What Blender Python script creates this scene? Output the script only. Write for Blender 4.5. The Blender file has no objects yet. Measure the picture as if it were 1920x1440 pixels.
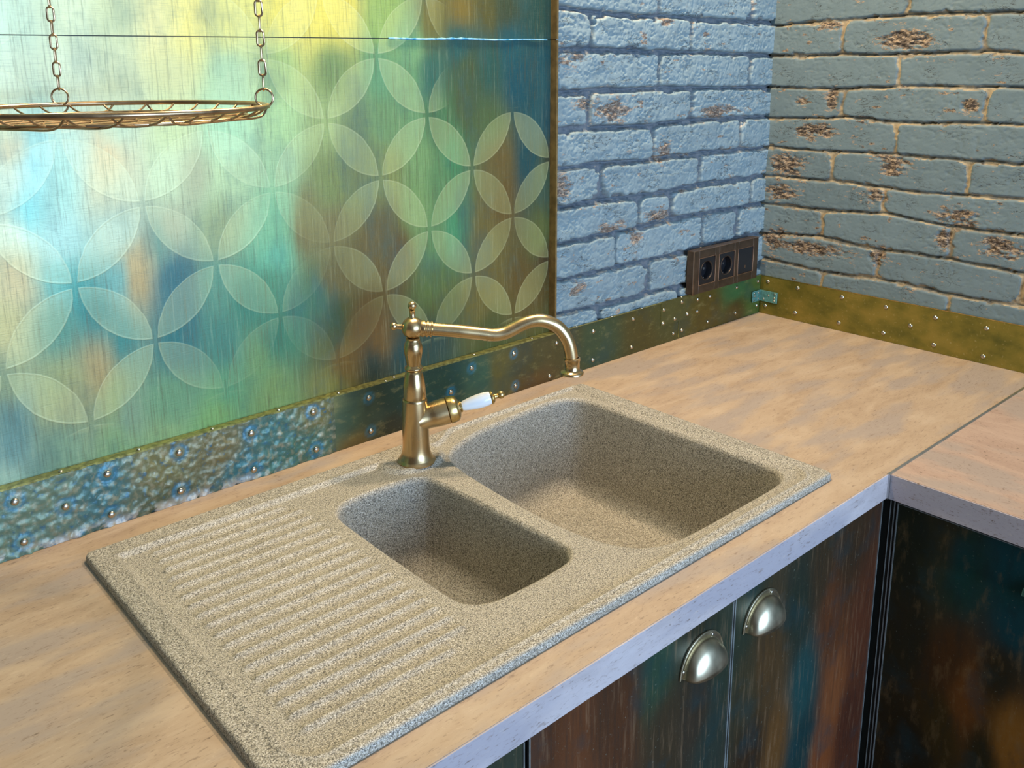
import bpy, math, random
import numpy as np
from mathutils import Vector, Matrix
C = bpy.context.scene.collection
random.seed(4)
# ---------------------------------------------------------------- camera
cam_d = bpy.data.cameras.new('camera'); cam = bpy.data.objects.new('camera', cam_d); C.objects.link(cam)
cam_d.sensor_width = 36; cam_d.lens = 1685.497*36/1920; cam_d.clip_start = .02
cam_d.shift_x = 37.854/1920; cam_d.shift_y = -224.303/1920
RX, UP, FW = (.75435271,-.65640965,-.00885214), (.1526601,.16229186,.97486217), (.6384723,.73674129,-.22263286)
cam.matrix_world = Matrix(((RX[0],UP[0],-FW[0],-1.80790),(RX[1],UP[1],-FW[1],-1.12869),(RX[2],UP[2],-FW[2],.58607),(0,0,0,1)))
bpy.context.scene.camera = cam
vs = bpy.context.scene.view_settings
vs.view_transform = 'Standard'; vs.look = 'None'; vs.exposure = 0.1; vs.gamma = 1; vs.use_curve_mapping = False
# ---------------------------------------------------------------- light
w = bpy.data.worlds.new('world'); bpy.context.scene.world = w; w.use_nodes = True
w.node_tree.nodes['Background'].inputs[0].default_value = (.95,.88,.86,1)
w.node_tree.nodes['Background'].inputs[1].default_value = .09
def lamp(name, kind, loc, target, power, col, **k):
    d = bpy.data.lights.new(name, kind); d.energy = power; d.color = col
    for a, v in k.items(): setattr(d, a, v)
    o = bpy.data.objects.new(name, d); C.objects.link(o); o.location = loc
    o.rotation_euler = (Vector(target)-Vector(loc)).to_track_quat('-Z','Y').to_euler(); return o
lamp('ceiling_spot_corner','SPOT',(-.50,-.20,1.50),(-.62,-.30,0),55,(1,.80,.56),spot_size=2.4,spot_blend=.6,shadow_soft_size=.045)
lamp('ceiling_spot_tap','SPOT',(-1.02,-.14,1.50),(-1.12,-.26,0),54,(1,.82,.58),spot_size=2.4,spot_blend=.6,shadow_soft_size=.045)
lamp('window_daylight','AREA',(-1.05,-3.3,.45),(-1.05,0,.45),122,(.46,.68,1),shape='RECTANGLE',size=2.1,size_y=1.6)
PANEL=[(-1.529,0.638,0.485,0.624,0.527),(-1.473,0.639,0.558,0.624,0.456),(-1.412,0.641,0.509,0.558,0.352),(-1.346,0.642,0.672,0.624,0.279),(-1.276,0.644,0.672,0.624,0.202),(-1.199,0.645,0.716,0.624,0.133),(-1.116,0.647,0.745,0.624,0.114),(-1.025,0.649,0.328,0.485,0.144),(-0.926,0.652,0.212,0.195,0.036),(-0.817,0.654,0.156,0.144,0.032),(-0.696,0.657,0.025,0.102,0.098),(-1.536,0.580,0.578,0.672,0.552),(-1.479,0.579,0.597,0.672,0.527),(-1.418,0.578,0.584,0.624,0.423),(-1.352,0.577,0.558,0.558,0.305),(-1.281,0.576,0.366,0.527,0.352),(-1.204,0.575,0.347,0.485,0.195),(-1.120,0.574,0.212,0.323,0.117),(-1.029,0.573,0.144,0.366,0.202),(-0.928,0.571,0.044,0.195,0.162),(-0.818,0.570,0.028,0.144,0.133),(-0.696,0.568,0.010,0.114,0.175),(-1.543,0.520,0.631,0.701,0.527),(-1.486,0.517,0.527,0.687,0.604),(-1.424,0.514,0.503,0.644,0.509),(-1.358,0.511,0.539,0.624,0.352),(-1.287,0.507,0.381,0.624,0.423),(-1.209,0.503,0.397,0.584,0.301),(-1.124,0.499,0.347,0.456,0.195),(-1.032,0.494,0.188,0.352,0.162),(-0.931,0.489,0.078,0.216,0.098),(-0.819,0.483,0.114,0.195,0.072),(-0.695,0.477,0.012,0.102,0.162),(-1.550,0.460,0.745,0.823,0.687),(-1.493,0.455,0.397,0.644,0.604),(-1.431,0.449,0.527,0.578,0.434),(-1.364,0.443,0.521,0.624,0.423),(-1.292,0.437,0.479,0.610,0.371),(-1.214,0.430,0.347,0.527,0.323),(-1.129,0.422,0.235,0.301,0.102),(-1.035,0.414,0.275,0.323,0.102),(-0.933,0.404,0.144,0.323,0.138),(-0.820,0.394,0.195,0.162,0.051),(-0.695,0.383,0.068,0.144,0.098),(-1.557,0.399,0.768,0.823,0.644),(-1.499,0.391,0.392,0.624,0.631),(-1.437,0.383,0.434,0.558,0.491),(-1.370,0.374,0.397,0.397,0.279),(-1.298,0.365,0.323,0.392,0.216),(-1.219,0.355,0.216,0.479,0.314),(-1.133,0.343,0.254,0.216,0.080),(-1.039,0.331,0.195,0.144,0.036),(-0.936,0.318,0.150,0.323,0.144),(-0.821,0.303,0.216,0.175,0.045),(-0.694,0.286,0.147,0.195,0.058),(-1.564,0.336,0.584,0.521,0.314),(-1.506,0.326,0.159,0.479,0.479),(-1.444,0.316,0.150,0.434,0.456),(-1.377,0.304,0.045,0.212,0.270),(-1.304,0.292,0.114,0.323,0.254),(-1.224,0.278,0.095,0.323,0.216),(-1.138,0.263,0.212,0.168,0.051),(-1.043,0.247,0.181,0.127,0.028),(-0.938,0.229,0.147,0.254,0.080),(-0.822,0.209,0.212,0.168,0.040),(-0.694,0.187,0.144,0.102,0.021),(-1.572,0.272,0.527,0.479,0.246),(-1.514,0.260,0.102,0.323,0.279),(-1.451,0.247,0.036,0.279,0.296),(-1.383,0.232,0.028,0.216,0.246),(-1.310,0.217,0.068,0.275,0.246),(-1.230,0.200,0.047,0.254,0.188),(-1.142,0.181,0.114,0.144,0.045),(-1.046,0.161,0.254,0.144,0.030),(-0.941,0.138,0.033,0.098,0.102),(-0.824,0.113,0.107,0.144,0.040),(-0.693,0.086,0.144,0.144,0.036),(-1.579,0.208,0.323,0.392,0.216),(-1.521,0.193,0.323,0.392,0.188),(-1.458,0.177,0.275,0.352,0.162),(-1.390,0.159,0.159,0.352,0.216),(-1.316,0.140,0.114,0.352,0.216),(-1.235,0.120,0.212,0.352,0.138),(-1.147,0.097,0.254,0.254,0.065),(-1.587,0.142,0.144,0.314,0.352),(-1.528,0.124,0.238,0.392,0.279),(-1.465,0.105,0.238,0.407,0.216),(-1.396,0.085,0.275,0.434,0.216),(-1.592,0.102,0.323,0.479,0.434),(-1.437,0.480,0.687,0.521,0.314),(-1.436,0.463,0.631,0.527,0.323),(-1.518,0.513,0.347,0.672,0.701),(-1.520,0.476,0.275,0.631,0.716),(-1.530,0.433,0.212,0.578,0.631),(-1.539,0.494,0.768,0.624,0.392),(-1.370,0.310,0.028,0.175,0.246),(-1.366,0.273,0.023,0.175,0.231),(-1.368,0.250,0.034,0.212,0.254),(-1.474,0.279,0.014,0.254,0.279),(-1.490,0.303,0.050,0.352,0.371),(-1.423,0.333,0.552,0.392,0.188),(-1.425,0.312,0.479,0.323,0.138),(-1.174,0.343,0.254,0.202,0.065),(-1.167,0.371,0.254,0.231,0.080),(-1.219,0.349,0.212,0.509,0.301),(-1.218,0.315,0.159,0.527,0.392),(-1.222,0.378,0.238,0.527,0.323),(-0.966,0.610,0.212,0.434,0.216),(-0.968,0.556,0.175,0.392,0.188),(-0.967,0.491,0.175,0.371,0.175),(-0.969,0.433,0.216,0.392,0.162),(-0.972,0.363,0.212,0.371,0.138),(-0.893,0.315,0.078,0.352,0.188),(-0.896,0.450,0.068,0.323,0.150),(-0.909,0.479,0.102,0.275,0.117),(-0.755,0.539,0.005,0.114,0.188),(-0.741,0.409,0.007,0.102,0.150),(-0.721,0.478,0.006,0.107,0.162),(-1.005,0.297,0.195,0.114,0.016),(-1.059,0.317,0.202,0.144,0.034),(-0.808,0.415,0.216,0.144,0.034),(-0.796,0.355,0.202,0.122,0.021),(-0.857,0.564,0.089,0.141,0.042),(-0.865,0.511,0.107,0.159,0.051),(-0.867,0.660,0.275,0.195,0.030),(-0.774,0.658,0.068,0.102,0.051),(-0.926,0.660,0.254,0.202,0.040),(-1.133,0.645,0.791,0.665,0.133),(-1.183,0.653,0.745,0.631,0.162),(-1.333,0.640,0.745,0.644,0.202),(-1.374,0.635,0.687,0.624,0.314),(-1.557,0.338,0.610,0.462,0.254),(-1.474,0.210,0.434,0.323,0.150),(-1.518,0.186,0.392,0.352,0.162),(-1.579,0.180,0.114,0.275,0.314),(-1.443,0.151,0.212,0.352,0.262),(-1.256,0.162,0.175,0.352,0.162),(-1.326,0.114,0.212,0.423,0.162),(-1.133,0.203,0.068,0.144,0.058),(-1.081,0.179,0.216,0.117,0.023),(-1.000,0.132,0.014,0.091,0.117),(-1.057,0.125,0.023,0.068,0.068),(-1.120,0.149,0.254,0.150,0.034),(-1.157,0.242,0.078,0.254,0.138),(-1.194,0.217,0.068,0.275,0.188),(-1.259,0.261,0.050,0.275,0.216),(-0.847,0.185,0.216,0.188,0.045),(-0.747,0.206,0.175,0.117,0.023),(-0.928,0.200,0.150,0.195,0.051),(-1.110,0.267,0.195,0.150,0.040),(-1.091,0.442,0.212,0.254,0.098),(-1.107,0.482,0.254,0.323,0.117),(-0.770,0.604,0.010,0.144,0.216),(-0.874,0.604,0.025,0.159,0.175),(-0.682,0.410,0.068,0.045,0.014),(-0.680,0.235,0.078,0.042,0.009),(-1.277,0.435,0.434,0.584,0.352),(-1.282,0.464,0.392,0.631,0.434),(-1.336,0.441,0.397,0.418,0.279),(-1.386,0.355,0.159,0.323,0.279)]  # panel paint colours, with pale window glow (left) and yellow lamp glow (top) painted in
BAND=[(-1.602,0.040,0.102,0.195,0.188),(-1.551,0.064,0.114,0.195,0.175),(-1.488,0.050,0.050,0.159,0.216),(-1.418,0.064,0.159,0.175,0.098),(-1.401,0.004,0.068,0.102,0.072),(-1.328,0.052,0.144,0.144,0.080),(-1.307,0.021,0.028,0.144,0.216),(-1.247,0.044,0.050,0.159,0.188),(-1.214,0.008,0.042,0.144,0.144),(-1.174,0.065,0.144,0.159,0.080),(-1.177,0.023,0.050,0.144,0.138),(-1.129,0.044,0.028,0.068,0.065),(-1.122,-0.003,0.102,0.089,0.034),(-1.080,0.039,0.023,0.050,0.045),(-1.038,0.055,0.009,0.030,0.027),(-1.040,0.009,0.012,0.018,0.012),(-0.941,0.048,0.007,0.030,0.027),(-0.859,0.056,0.023,0.068,0.061),(-0.822,0.057,0.068,0.068,0.025),(-0.732,0.046,0.042,0.045,0.021),(-0.732,0.005,0.068,0.045,0.018),(-0.663,0.051,0.042,0.042,0.018),(-0.560,0.049,0.025,0.051,0.034),(-0.432,0.033,0.042,0.042,0.014),(-0.347,0.061,0.042,0.051,0.021),(-0.196,0.032,0.060,0.051,0.012),(-0.097,0.063,0.028,0.102,0.051),(-0.093,0.012,0.051,0.041,0.012),(-0.009,0.034,0.050,0.102,0.034)]
DOORS=[(-1.286,-0.079,0.068,0.028,0.012),(-1.217,-0.107,0.102,0.042,0.018),(-1.150,-0.119,0.074,0.033,0.016),(-1.178,-0.064,0.060,0.030,0.016),(-1.082,-0.185,0.042,0.034,0.021),(-1.098,-0.059,0.028,0.068,0.045),(-1.034,-0.162,0.036,0.031,0.023),(-0.997,-0.235,0.023,0.040,0.037),(-1.052,-0.033,0.023,0.030,0.021),(-0.983,-0.130,0.024,0.042,0.032),(-0.921,-0.200,0.042,0.042,0.025),(-0.911,-0.300,0.033,0.021,0.012),(-0.932,-0.081,0.023,0.040,0.030),(-0.874,-0.185,0.068,0.045,0.021),(-0.846,-0.322,0.112,0.061,0.021),(-0.802,-0.139,0.019,0.033,0.027),(-0.785,-0.271,0.014,0.068,0.080),(-0.774,-0.364,0.010,0.042,0.051),(-0.710,-0.198,0.102,0.042,0.019),(-0.692,-0.320,0.195,0.076,0.030),(-0.694,-0.410,0.195,0.068,0.025),(-0.670,-0.072,0.045,0.030,0.018),(-0.622,-0.265,0.102,0.037,0.019),(-0.633,-0.398,0.076,0.027,0.016),(-0.755,-0.087,0.042,0.032,0.019)]
RDOOR=[(-0.624,-0.093,0.017,0.021,0.010),(-0.640,-0.261,0.023,0.021,0.009),(-0.656,-0.436,0.019,0.014,0.005),(-0.682,-0.069,0.042,0.034,0.014),(-0.700,-0.110,0.006,0.042,0.030),(-0.769,-0.111,0.004,0.050,0.054),(-0.776,-0.172,0.004,0.042,0.051),(-0.702,-0.271,0.068,0.027,0.007),(-0.736,-0.313,0.147,0.050,0.009),(-0.696,-0.364,0.054,0.030,0.005),(-0.758,-0.387,0.023,0.018,0.005),(-0.795,-0.345,0.254,0.102,0.014),(-0.772,-0.257,0.027,0.018,0.006)]
BAREB=[(-0.528,0.491,0.054,0.026),(-0.184,0.474,0.087,0.015),(-0.605,0.505,0.025,0.013),(-0.652,0.359,0.025,0.026),(-0.374,0.403,0.030,0.024),(-0.378,0.274,0.046,0.015),(-0.521,0.269,0.042,0.012),(-0.611,0.162,0.026,0.012),(-0.450,0.240,0.022,0.014),(-0.637,0.585,0.036,0.016),(-0.376,0.654,0.029,0.009)]
BARER=[(-0.290,0.615,0.057,0.023),(-0.105,0.429,0.052,0.020),(-0.286,0.368,0.046,0.024),(-0.046,0.349,0.045,0.027),(-0.423,0.490,0.019,0.017),(-0.421,0.276,0.044,0.023),(-0.508,0.231,0.045,0.023),(-0.118,0.171,0.098,0.017),(-0.253,0.299,0.028,0.019),(-0.400,0.236,0.015,0.032),(-0.270,0.177,0.022,0.028),(-0.130,0.649,0.030,0.011),(-0.142,0.498,0.015,0.028),(-0.037,0.288,0.039,0.021),(-0.025,0.176,0.027,0.037),(-0.075,0.491,0.025,0.011)]

# ---------------------------------------------------------------- helpers
def tag(o, label=None, cat=None, group=None, kind=None):
    for k, v in (('label',label),('category',cat),('group',group),('kind',kind)):
        if v: o[k] = v
    return o
def thing(name, loc, label, cat, group=None):
    o = bpy.data.objects.new(name, None); C.objects.link(o); o.location = loc; o.empty_display_size = .02
    return tag(o, label, cat, group)
class MB:
    def __init__(s): s.v=[]; s.f=[]; s.sm=[]
    def add(s, v, f, smooth=False):
        n=len(s.v); s.v += [tuple(map(float,p)) for p in v]; s.f += [tuple(i+n for i in q) for q in f]; s.sm += [smooth]*len(f); return s
    def box(s, x0,x1,y0,y1,z0,z1):
        v=[(x,y,z) for x in (x0,x1) for y in (y0,y1) for z in (z0,z1)]
        return s.add(v,[(0,1,3,2),(4,6,7,5),(0,4,5,1),(2,3,7,6),(0,2,6,4),(1,5,7,3)])
    def lathe(s, prof, M=None, n=40, cap=True):
        v=[]; f=[]
        for (r,z) in prof:
            for k in range(n):
                a=2*math.pi*k/n; p=Vector((r*math.cos(a),r*math.sin(a),z)); v.append(M@p if M else p)
        m=len(prof)
        for i in range(m-1):
            for k in range(n):
                a,b=i*n+k,i*n+(k+1)%n; f.append((a,b,b+n,a+n))
        if cap:
            f.append(tuple(range(n))[::-1]); f.append(tuple(range((m-1)*n,m*n)))
        return s.add(v,f,True)
    def tube(s, pts, r, n=12, closed=False, cap=True):
        P=[Vector(p) for p in pts]; m=len(P); rr=r if hasattr(r,'__len__') else [r]*m
        T=[]
        for i in range(m):
            a=P[i-1] if (i>0 or closed) else P[i]; b=P[(i+1)%m] if (i<m-1 or closed) else P[i]
            T.append((b-a).normalized())
        up=Vector((0,0,1)) if abs(T[0].z)<.9 else Vector((1,0,0))
        N=(up-T[0]*up.dot(T[0])).normalized(); v=[]; f=[]
        for i in range(m):
            N=(N-T[i]*N.dot(T[i])).normalized(); B=T[i].cross(N)
            for k in range(n):
                a=2*math.pi*k/n; v.append(P[i]+N*math.cos(a)*rr[i]+B*math.sin(a)*rr[i])
        for i in range(m if closed else m-1):
            j=(i+1)%m
            for k in range(n): f.append((i*n+k,i*n+(k+1)%n,j*n+(k+1)%n,j*n+k))
        if cap and not closed: f.append(tuple(range(n))[::-1]); f.append(tuple(range((m-1)*n,m*n)))
        return s.add(v,f,True)
    def ball(s, c, r, n=14, M=None, half=False, sz=1):
        a0=0 if half else -90
        prof=[(max(r*math.cos(math.radians(t)),1e-5), r*sz*math.sin(math.radians(t))) for t in np.linspace(a0,90,n//2+2)]
        T=Matrix.Translation(c); return s.lathe(prof, T@M if M else T, n=max(n,12))
    def build(s, name, mat, parent=None, bevel=0, kind=None, autosmooth=None):
        me=bpy.data.meshes.new(name); me.from_pydata(s.v,[],s.f)
        me.polygons.foreach_set('use_smooth', s.sm)
        o=bpy.data.objects.new(name,me); C.objects.link(o); me.materials.append(mat)
        if parent is not None:
            o.parent=parent; me.transform(Matrix.Translation(-wl(parent)))
        if bevel:
            b=o.modifiers.new('bevel','BEVEL'); b.width=bevel; b.segments=3; b.limit_method='ANGLE'
            for p in me.polygons: p.use_smooth=True
            wn=o.modifiers.new('wn','WEIGHTED_NORMAL')
        elif any(s.sm):
            me.update(); me.set_sharp_from_angle(angle=math.radians(42))
        if kind: o['kind']=kind
        return o
def wl(o):
    v=Vector(o.location)
    while o.parent: o=o.parent; v=v+o.location
    return v
def dup(o, parent, delta):
    c=o.copy(); c.parent=parent; c.location=Vector(o.location)+Vector(delta); C.objects.link(c); return c
def catmull(P, n=8, closed=False):
    P=[np.array(p,float) for p in P]; m=len(P); out=[]
    for i in range(m if closed else m-1):
        if closed: a,b,c,d=P[i-1],P[i],P[(i+1)%m],P[(i+2)%m]
        else: a,b,c,d=P[max(i-1,0)],P[i],P[i+1],P[min(i+2,m-1)]
        for k in range(n):
            t=k/n; out.append(.5*((2*b)+(c-a)*t+(2*a-5*b+4*c-d)*t*t+(3*b-a-3*c+d)*t**3))
    if not closed: out.append(P[-1])
    return out
def hsh(i,j,s):
    h=(i.astype(np.int64)*374761393+j.astype(np.int64)*668265263+s*974634777)&0xffffffff
    h=((h^(h>>13))*1274126177)&0xffffffff; return ((h^(h>>16))&0xffff)/65535.
def vn(x,y,s=0):
    i=np.floor(x);j=np.floor(y);a=x-i;b=y-j;a=a*a*(3-2*a);b=b*b*(3-2*b)
    return (hsh(i,j,s)*(1-a)+hsh(i+1,j,s)*a)*(1-b)+(hsh(i,j+1,s)*(1-a)+hsh(i+1,j+1,s)*a)*b
def fbm(x,y,s=0,o=4):
    t=0;a=.5;q=0
    for k in range(o): t=t+a*vn(x,y,s+k*17); q+=a; a*=.5; x=x*2.03+3.1; y=y*2.03+1.7
    return t/q
def sst(a,b,x):
    t=np.clip((x-a)/(b-a),0,1); return t*t*(3-2*t)
def grid(name, U, V, fn, mat, parent=None, attr=None, flip=False, kind=None, drop=None):
    """fn(U,V)->(X,Y,Z) arrays; attr: dict name->(N,4) colour arrays"""
    n,m=U.shape; X,Y,Z=fn(U,V); co=np.stack([X,Y,Z],-1).reshape(-1,3)
    if parent is not None: co=co-np.array(wl(parent))
    idx=np.arange(n*m).reshape(n,m); q=np.stack([idx[:-1,:-1],idx[1:,:-1],idx[1:,1:],idx[:-1,1:]],-1).reshape(-1,4)
    if flip: q=q[:,::-1]
    if drop is not None: q=q[~drop.reshape(-1)]
    me=bpy.data.meshes.new(name); me.vertices.add(n*m); me.vertices.foreach_set('co',co.ravel())
    me.loops.add(q.size); me.loops.foreach_set('vertex_index',q.ravel().astype(np.int32))
    me.polygons.add(len(q)); me.polygons.foreach_set('loop_start',np.arange(0,q.size,4,dtype=np.int32))
    me.update(calc_edges=True); me.validate()
    me.polygons.foreach_set('use_smooth',np.ones(len(me.polygons),bool))
    for k,a in (attr or {}).items():
        at=me.color_attributes.new(k,'FLOAT_COLOR','POINT'); at.data.foreach_set('color',np.ascontiguousarray(a,dtype=np.float32).ravel())
    o=bpy.data.objects.new(name,me); C.objects.link(o); me.materials.append(mat)
    if parent is not None: o.parent=parent
    if kind: o['kind']=kind
    return o
def paint(T, U, V, sig=.05, warp=.03, sx=1., seed=5):
    """pigment patches: smooth blend of the colours in table T"""
    T=np.array(T); sh=U.shape; u=U.ravel(); v=V.ravel()
    u=u+(fbm(u*9,v*7,seed)-.5)*warp*2; v=v+(fbm(u*8+9,v*7+4,seed+3)-.5)*warp*2
    d=((u[:,None]-T[:,0])/sx)**2+(v[:,None]-T[:,1])**2
    wt=1/(d+sig*sig*.15)**2; c=(wt@T[:,2:5])/wt.sum(1)[:,None]
    return np.concatenate([c,np.ones((len(u),1))],1)
# ---------------------------------------------------------------- materials
class NT:
    def __init__(s,name,rough=.5,metal=0.,spec=.5,col=(.5,.5,.5)):
        s.m=bpy.data.materials.new(name); s.m.use_nodes=True; s.t=s.m.node_tree; s.b=s.t.nodes['Principled BSDF']
        s.b.inputs['Roughness'].default_value=rough; s.b.inputs['Metallic'].default_value=metal
        s.b.inputs['Specular IOR Level'].default_value=spec; s.b.inputs['Base Color'].default_value=(*col,1)
        s.tc=s.t.nodes.new('ShaderNodeTexCoord').outputs['Object']
    def n(s,k,ins={},**pr):
        x=s.t.nodes.new(k)
        for a,v in pr.items(): setattr(x,a,v)
        for a,v in ins.items():
            if isinstance(v,bpy.types.NodeSocket): s.t.links.new(v,x.inputs[a])
            else: x.inputs[a].default_value=v
        return x
    def mp(s,scale,vec=None,loc=(0,0,0)): return s.n('ShaderNodeMapping',{'Vector':vec or s.tc,'Scale':scale,'Location':loc}).outputs[0]
    def noise(s,scale,vec=None,detail=3,rough=.55,dist=0): return s.n('ShaderNodeTexNoise',{'Vector':vec or s.tc,'Scale':scale,'Detail':detail,'Roughness':rough,'Distortion':dist}).outputs[0]
    def ma(s,op,a,b=0.,c=0.,clamp=False):
        x=s.n('ShaderNodeMath',operation=op); x.use_clamp=clamp
        for i,v in enumerate((a,b,c)):
            if isinstance(v,bpy.types.NodeSocket): s.t.links.new(v,x.inputs[i])
            else: x.inputs[i].default_value=v
        return x.outputs[0]
    def rmp(s,f,*stops,interp='LINEAR'):
        x=s.n('ShaderNodeValToRGB',{'Fac':f}); x.color_ramp.interpolation=interp; e=x.color_ramp.elements
        while len(e)<len(stops): e.new(.5)
        for q,(p,c) in zip(e,stops): q.position=p; q.color=(c,c,c,1) if not hasattr(c,'__len__') else (*c,1)
        return x.outputs[0]
    def mix(s,f,a,b,mode='MIX'):
        x=s.n('ShaderNodeMix',data_type='RGBA',blend_type=mode)
        for i,v in ((0,f),(6,a),(7,b)):
            if isinstance(v,bpy.types.NodeSocket): s.t.links.new(v,x.inputs[i])
            elif i==0: x.inputs[0].default_value=v
            else: x.inputs[i].default_value=(*v,1)
        return x.outputs[2]
    def attr(s,k):
        return s.n('ShaderNodeVertexColor',layer_name=k).outputs[0]
    def sep(s,v): return s.n('ShaderNodeSeparateXYZ',{'Vector':v}).outputs
    def base(s,c): s.t.links.new(c,s.b.inputs['Base Color']); return s
    def rough(s,c): s.t.links.new(c,s.b.inputs['Roughness']); return s
    def bump(s,h,strength=.3,dist=.001):
        x=s.n('ShaderNodeBump',{'Height':h,'Strength':strength,'Distance':dist}); s.t.links.new(x.outputs[0],s.b.inputs['Normal']); return s
def metal(name,col,rough=.3,var=.15,metallic=1.,scale=60,brush=(1,1,1)):
    m=NT(name,rough,metallic); f=m.noise(scale,m.mp(brush)); 
    dark=tuple(c*(1-var*2) for c in col); m.base(m.mix(m.rmp(f,(.35,0.),(.7,1.)),dark,col))
    m.rough(m.ma('MULTIPLY_ADD',f,.25,rough-.1)); return m.m
M={}
M['brass']=metal('brushed_antique_brass',(.66,.47,.24),.25,.07,scale=30,brush=(1,1,.3))
M['brass_gold']=metal('gold_brass',(.70,.50,.20),.26,.12)
M['wire']=metal('bronze_wire',(.55,.38,.22),.30,.15)
M['rivet']=metal('rivet_metal',(.66,.60,.48),.28,.2,scale=300)
M['pull']=metal('cup_pull_metal',(.74,.64,.44),.33,.2,scale=30)
M['alu']=metal('aluminium_strip',(.62,.62,.62),.35,.05)
M['frame']=metal('bronze_plastic',(.11,.072,.045),.38,.15,.6)
M['copper_line']=metal('copper_line',(.55,.36,.25),.35,.1)
M['black']=NT('black_plastic',.3,0,.5,(.012,.013,.016)).m
M['dark']=NT('dark_filler',.5,.3,.5,(.012,.013,.010)).m
M['hole']=NT('hole_black',.7,0,.3,(.004,.004,.004)).m
p=NT('porcelain',.12,0,.6,(.86,.86,.84)); M['porcelain']=p.m
p=NT('plain_wall_plaster',.85); p.base(p.rmp(p.noise(20),(.3,(.20,.24,.25)),(.7,(.24,.28,.29)))); M['plaster']=p.m
p=NT('floor_boards',.5); p.base(p.rmp(p.noise(5,p.mp((1,9,1))),(.3,(.16,.11,.07)),(.7,(.26,.18,.12)))); M['floor']=p.m
p=NT('ceiling_white',.9,0,.2,(.5,.46,.40)); M['ceil']=p.m
# brick paint over brick and mortar
def brickmat(name, paint_lo, paint_hi, mortar_a, mortar_b, bare_a, bare_b, bumpd, joint_a, joint_b):
    m=NT(name,.62,0,.35); sp=m.n('ShaderNodeSeparateColor',{'Color':m.attr('wear')}).outputs
    f=m.noise(22,detail=5); fine=m.noise(260,detail=4,rough=.65); mid=m.noise(75,detail=4,rough=.6)
    pc=m.mix(m.rmp(f,(.3,0.),(.7,1.)),paint_lo,paint_hi)
    pc=m.mix(m.ma('MULTIPLY',sp[2],.35),pc,tuple(c*1.25 for c in paint_hi))
    pc=m.mix(m.rmp(fine,(.60,0.),(.74,.35)),pc,tuple(c*.35 for c in paint_lo))
    cr=m.noise(34,m.mp((1,1,3.2)),detail=4,rough=.6,dist=.5); ck=m.ma('MULTIPLY',m.rmp(m.ma('ABSOLUTE',m.ma('SUBTRACT',cr,.5)),(.004,1.),(.016,0.)),m.rmp(m.noise(16,m.mp((1,1,1.8))),(.50,0.),(.60,1.)))
    pc=m.mix(m.ma('MULTIPLY',ck,.85),pc,(.02,.018,.016))
    mc=m.mix(m.rmp(mid,(.38,0.),(.62,1.)),mortar_a,mortar_b)
    jt=m.n('ShaderNodeSeparateColor',{'Color':m.attr('joint')}).outputs[0]; pc=m.mix(jt,pc,m.mix(m.rmp(mid,(.38,0.),(.6,1.)),joint_a,joint_b))
    bf=m.noise(130,m.mp((1,1,2.6)),detail=5,rough=.7,dist=.6); bc=m.mix(m.rmp(bf,(.46,0.),(.58,1.)),bare_a,bare_b)
    c=m.mix(m.rmp(m.ma('ADD',sp[0],m.ma('MULTIPLY',m.ma('SUBTRACT',mid,.5),.9)),(.40,0.),(.62,1.)),pc,mc)
    c=m.mix(m.rmp(m.ma('ADD',sp[1],m.ma('MULTIPLY',m.ma('SUBTRACT',m.ma('ADD',m.ma('MULTIPLY',bf,.5),m.ma('MULTIPLY',cr,.5)),.5),4.)),(.46,0.),(.58,1.)),c,bc)
    m.base(c); m.bump(m.ma('SUBTRACT',m.ma('ADD',m.ma('MULTIPLY',mid,.6),m.ma('MULTIPLY',fine,.5)),m.ma('MULTIPLY',ck,.5)),.6,bumpd); return m.m
M['brick_back']=brickmat('painted_brick_daylit',(.18,.24,.255),(.225,.295,.31),(.30,.28,.24),(.50,.43,.34),(.13,.09,.065),(.36,.29,.22),.0018,(.10,.125,.15),(.17,.18,.19))  # same paint as the right wall, lightened to paint in the stronger daylight
M['brick_right']=brickmat('painted_brick_shaded',(.11,.155,.165),(.135,.185,.195),(.26,.21,.13),(.38,.30,.18),(.05,.036,.027),(.34,.25,.16),.0010,(.17,.15,.11),(.33,.25,.14))  # darker copy of the back wall paint, for the wall with less daylight
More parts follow.
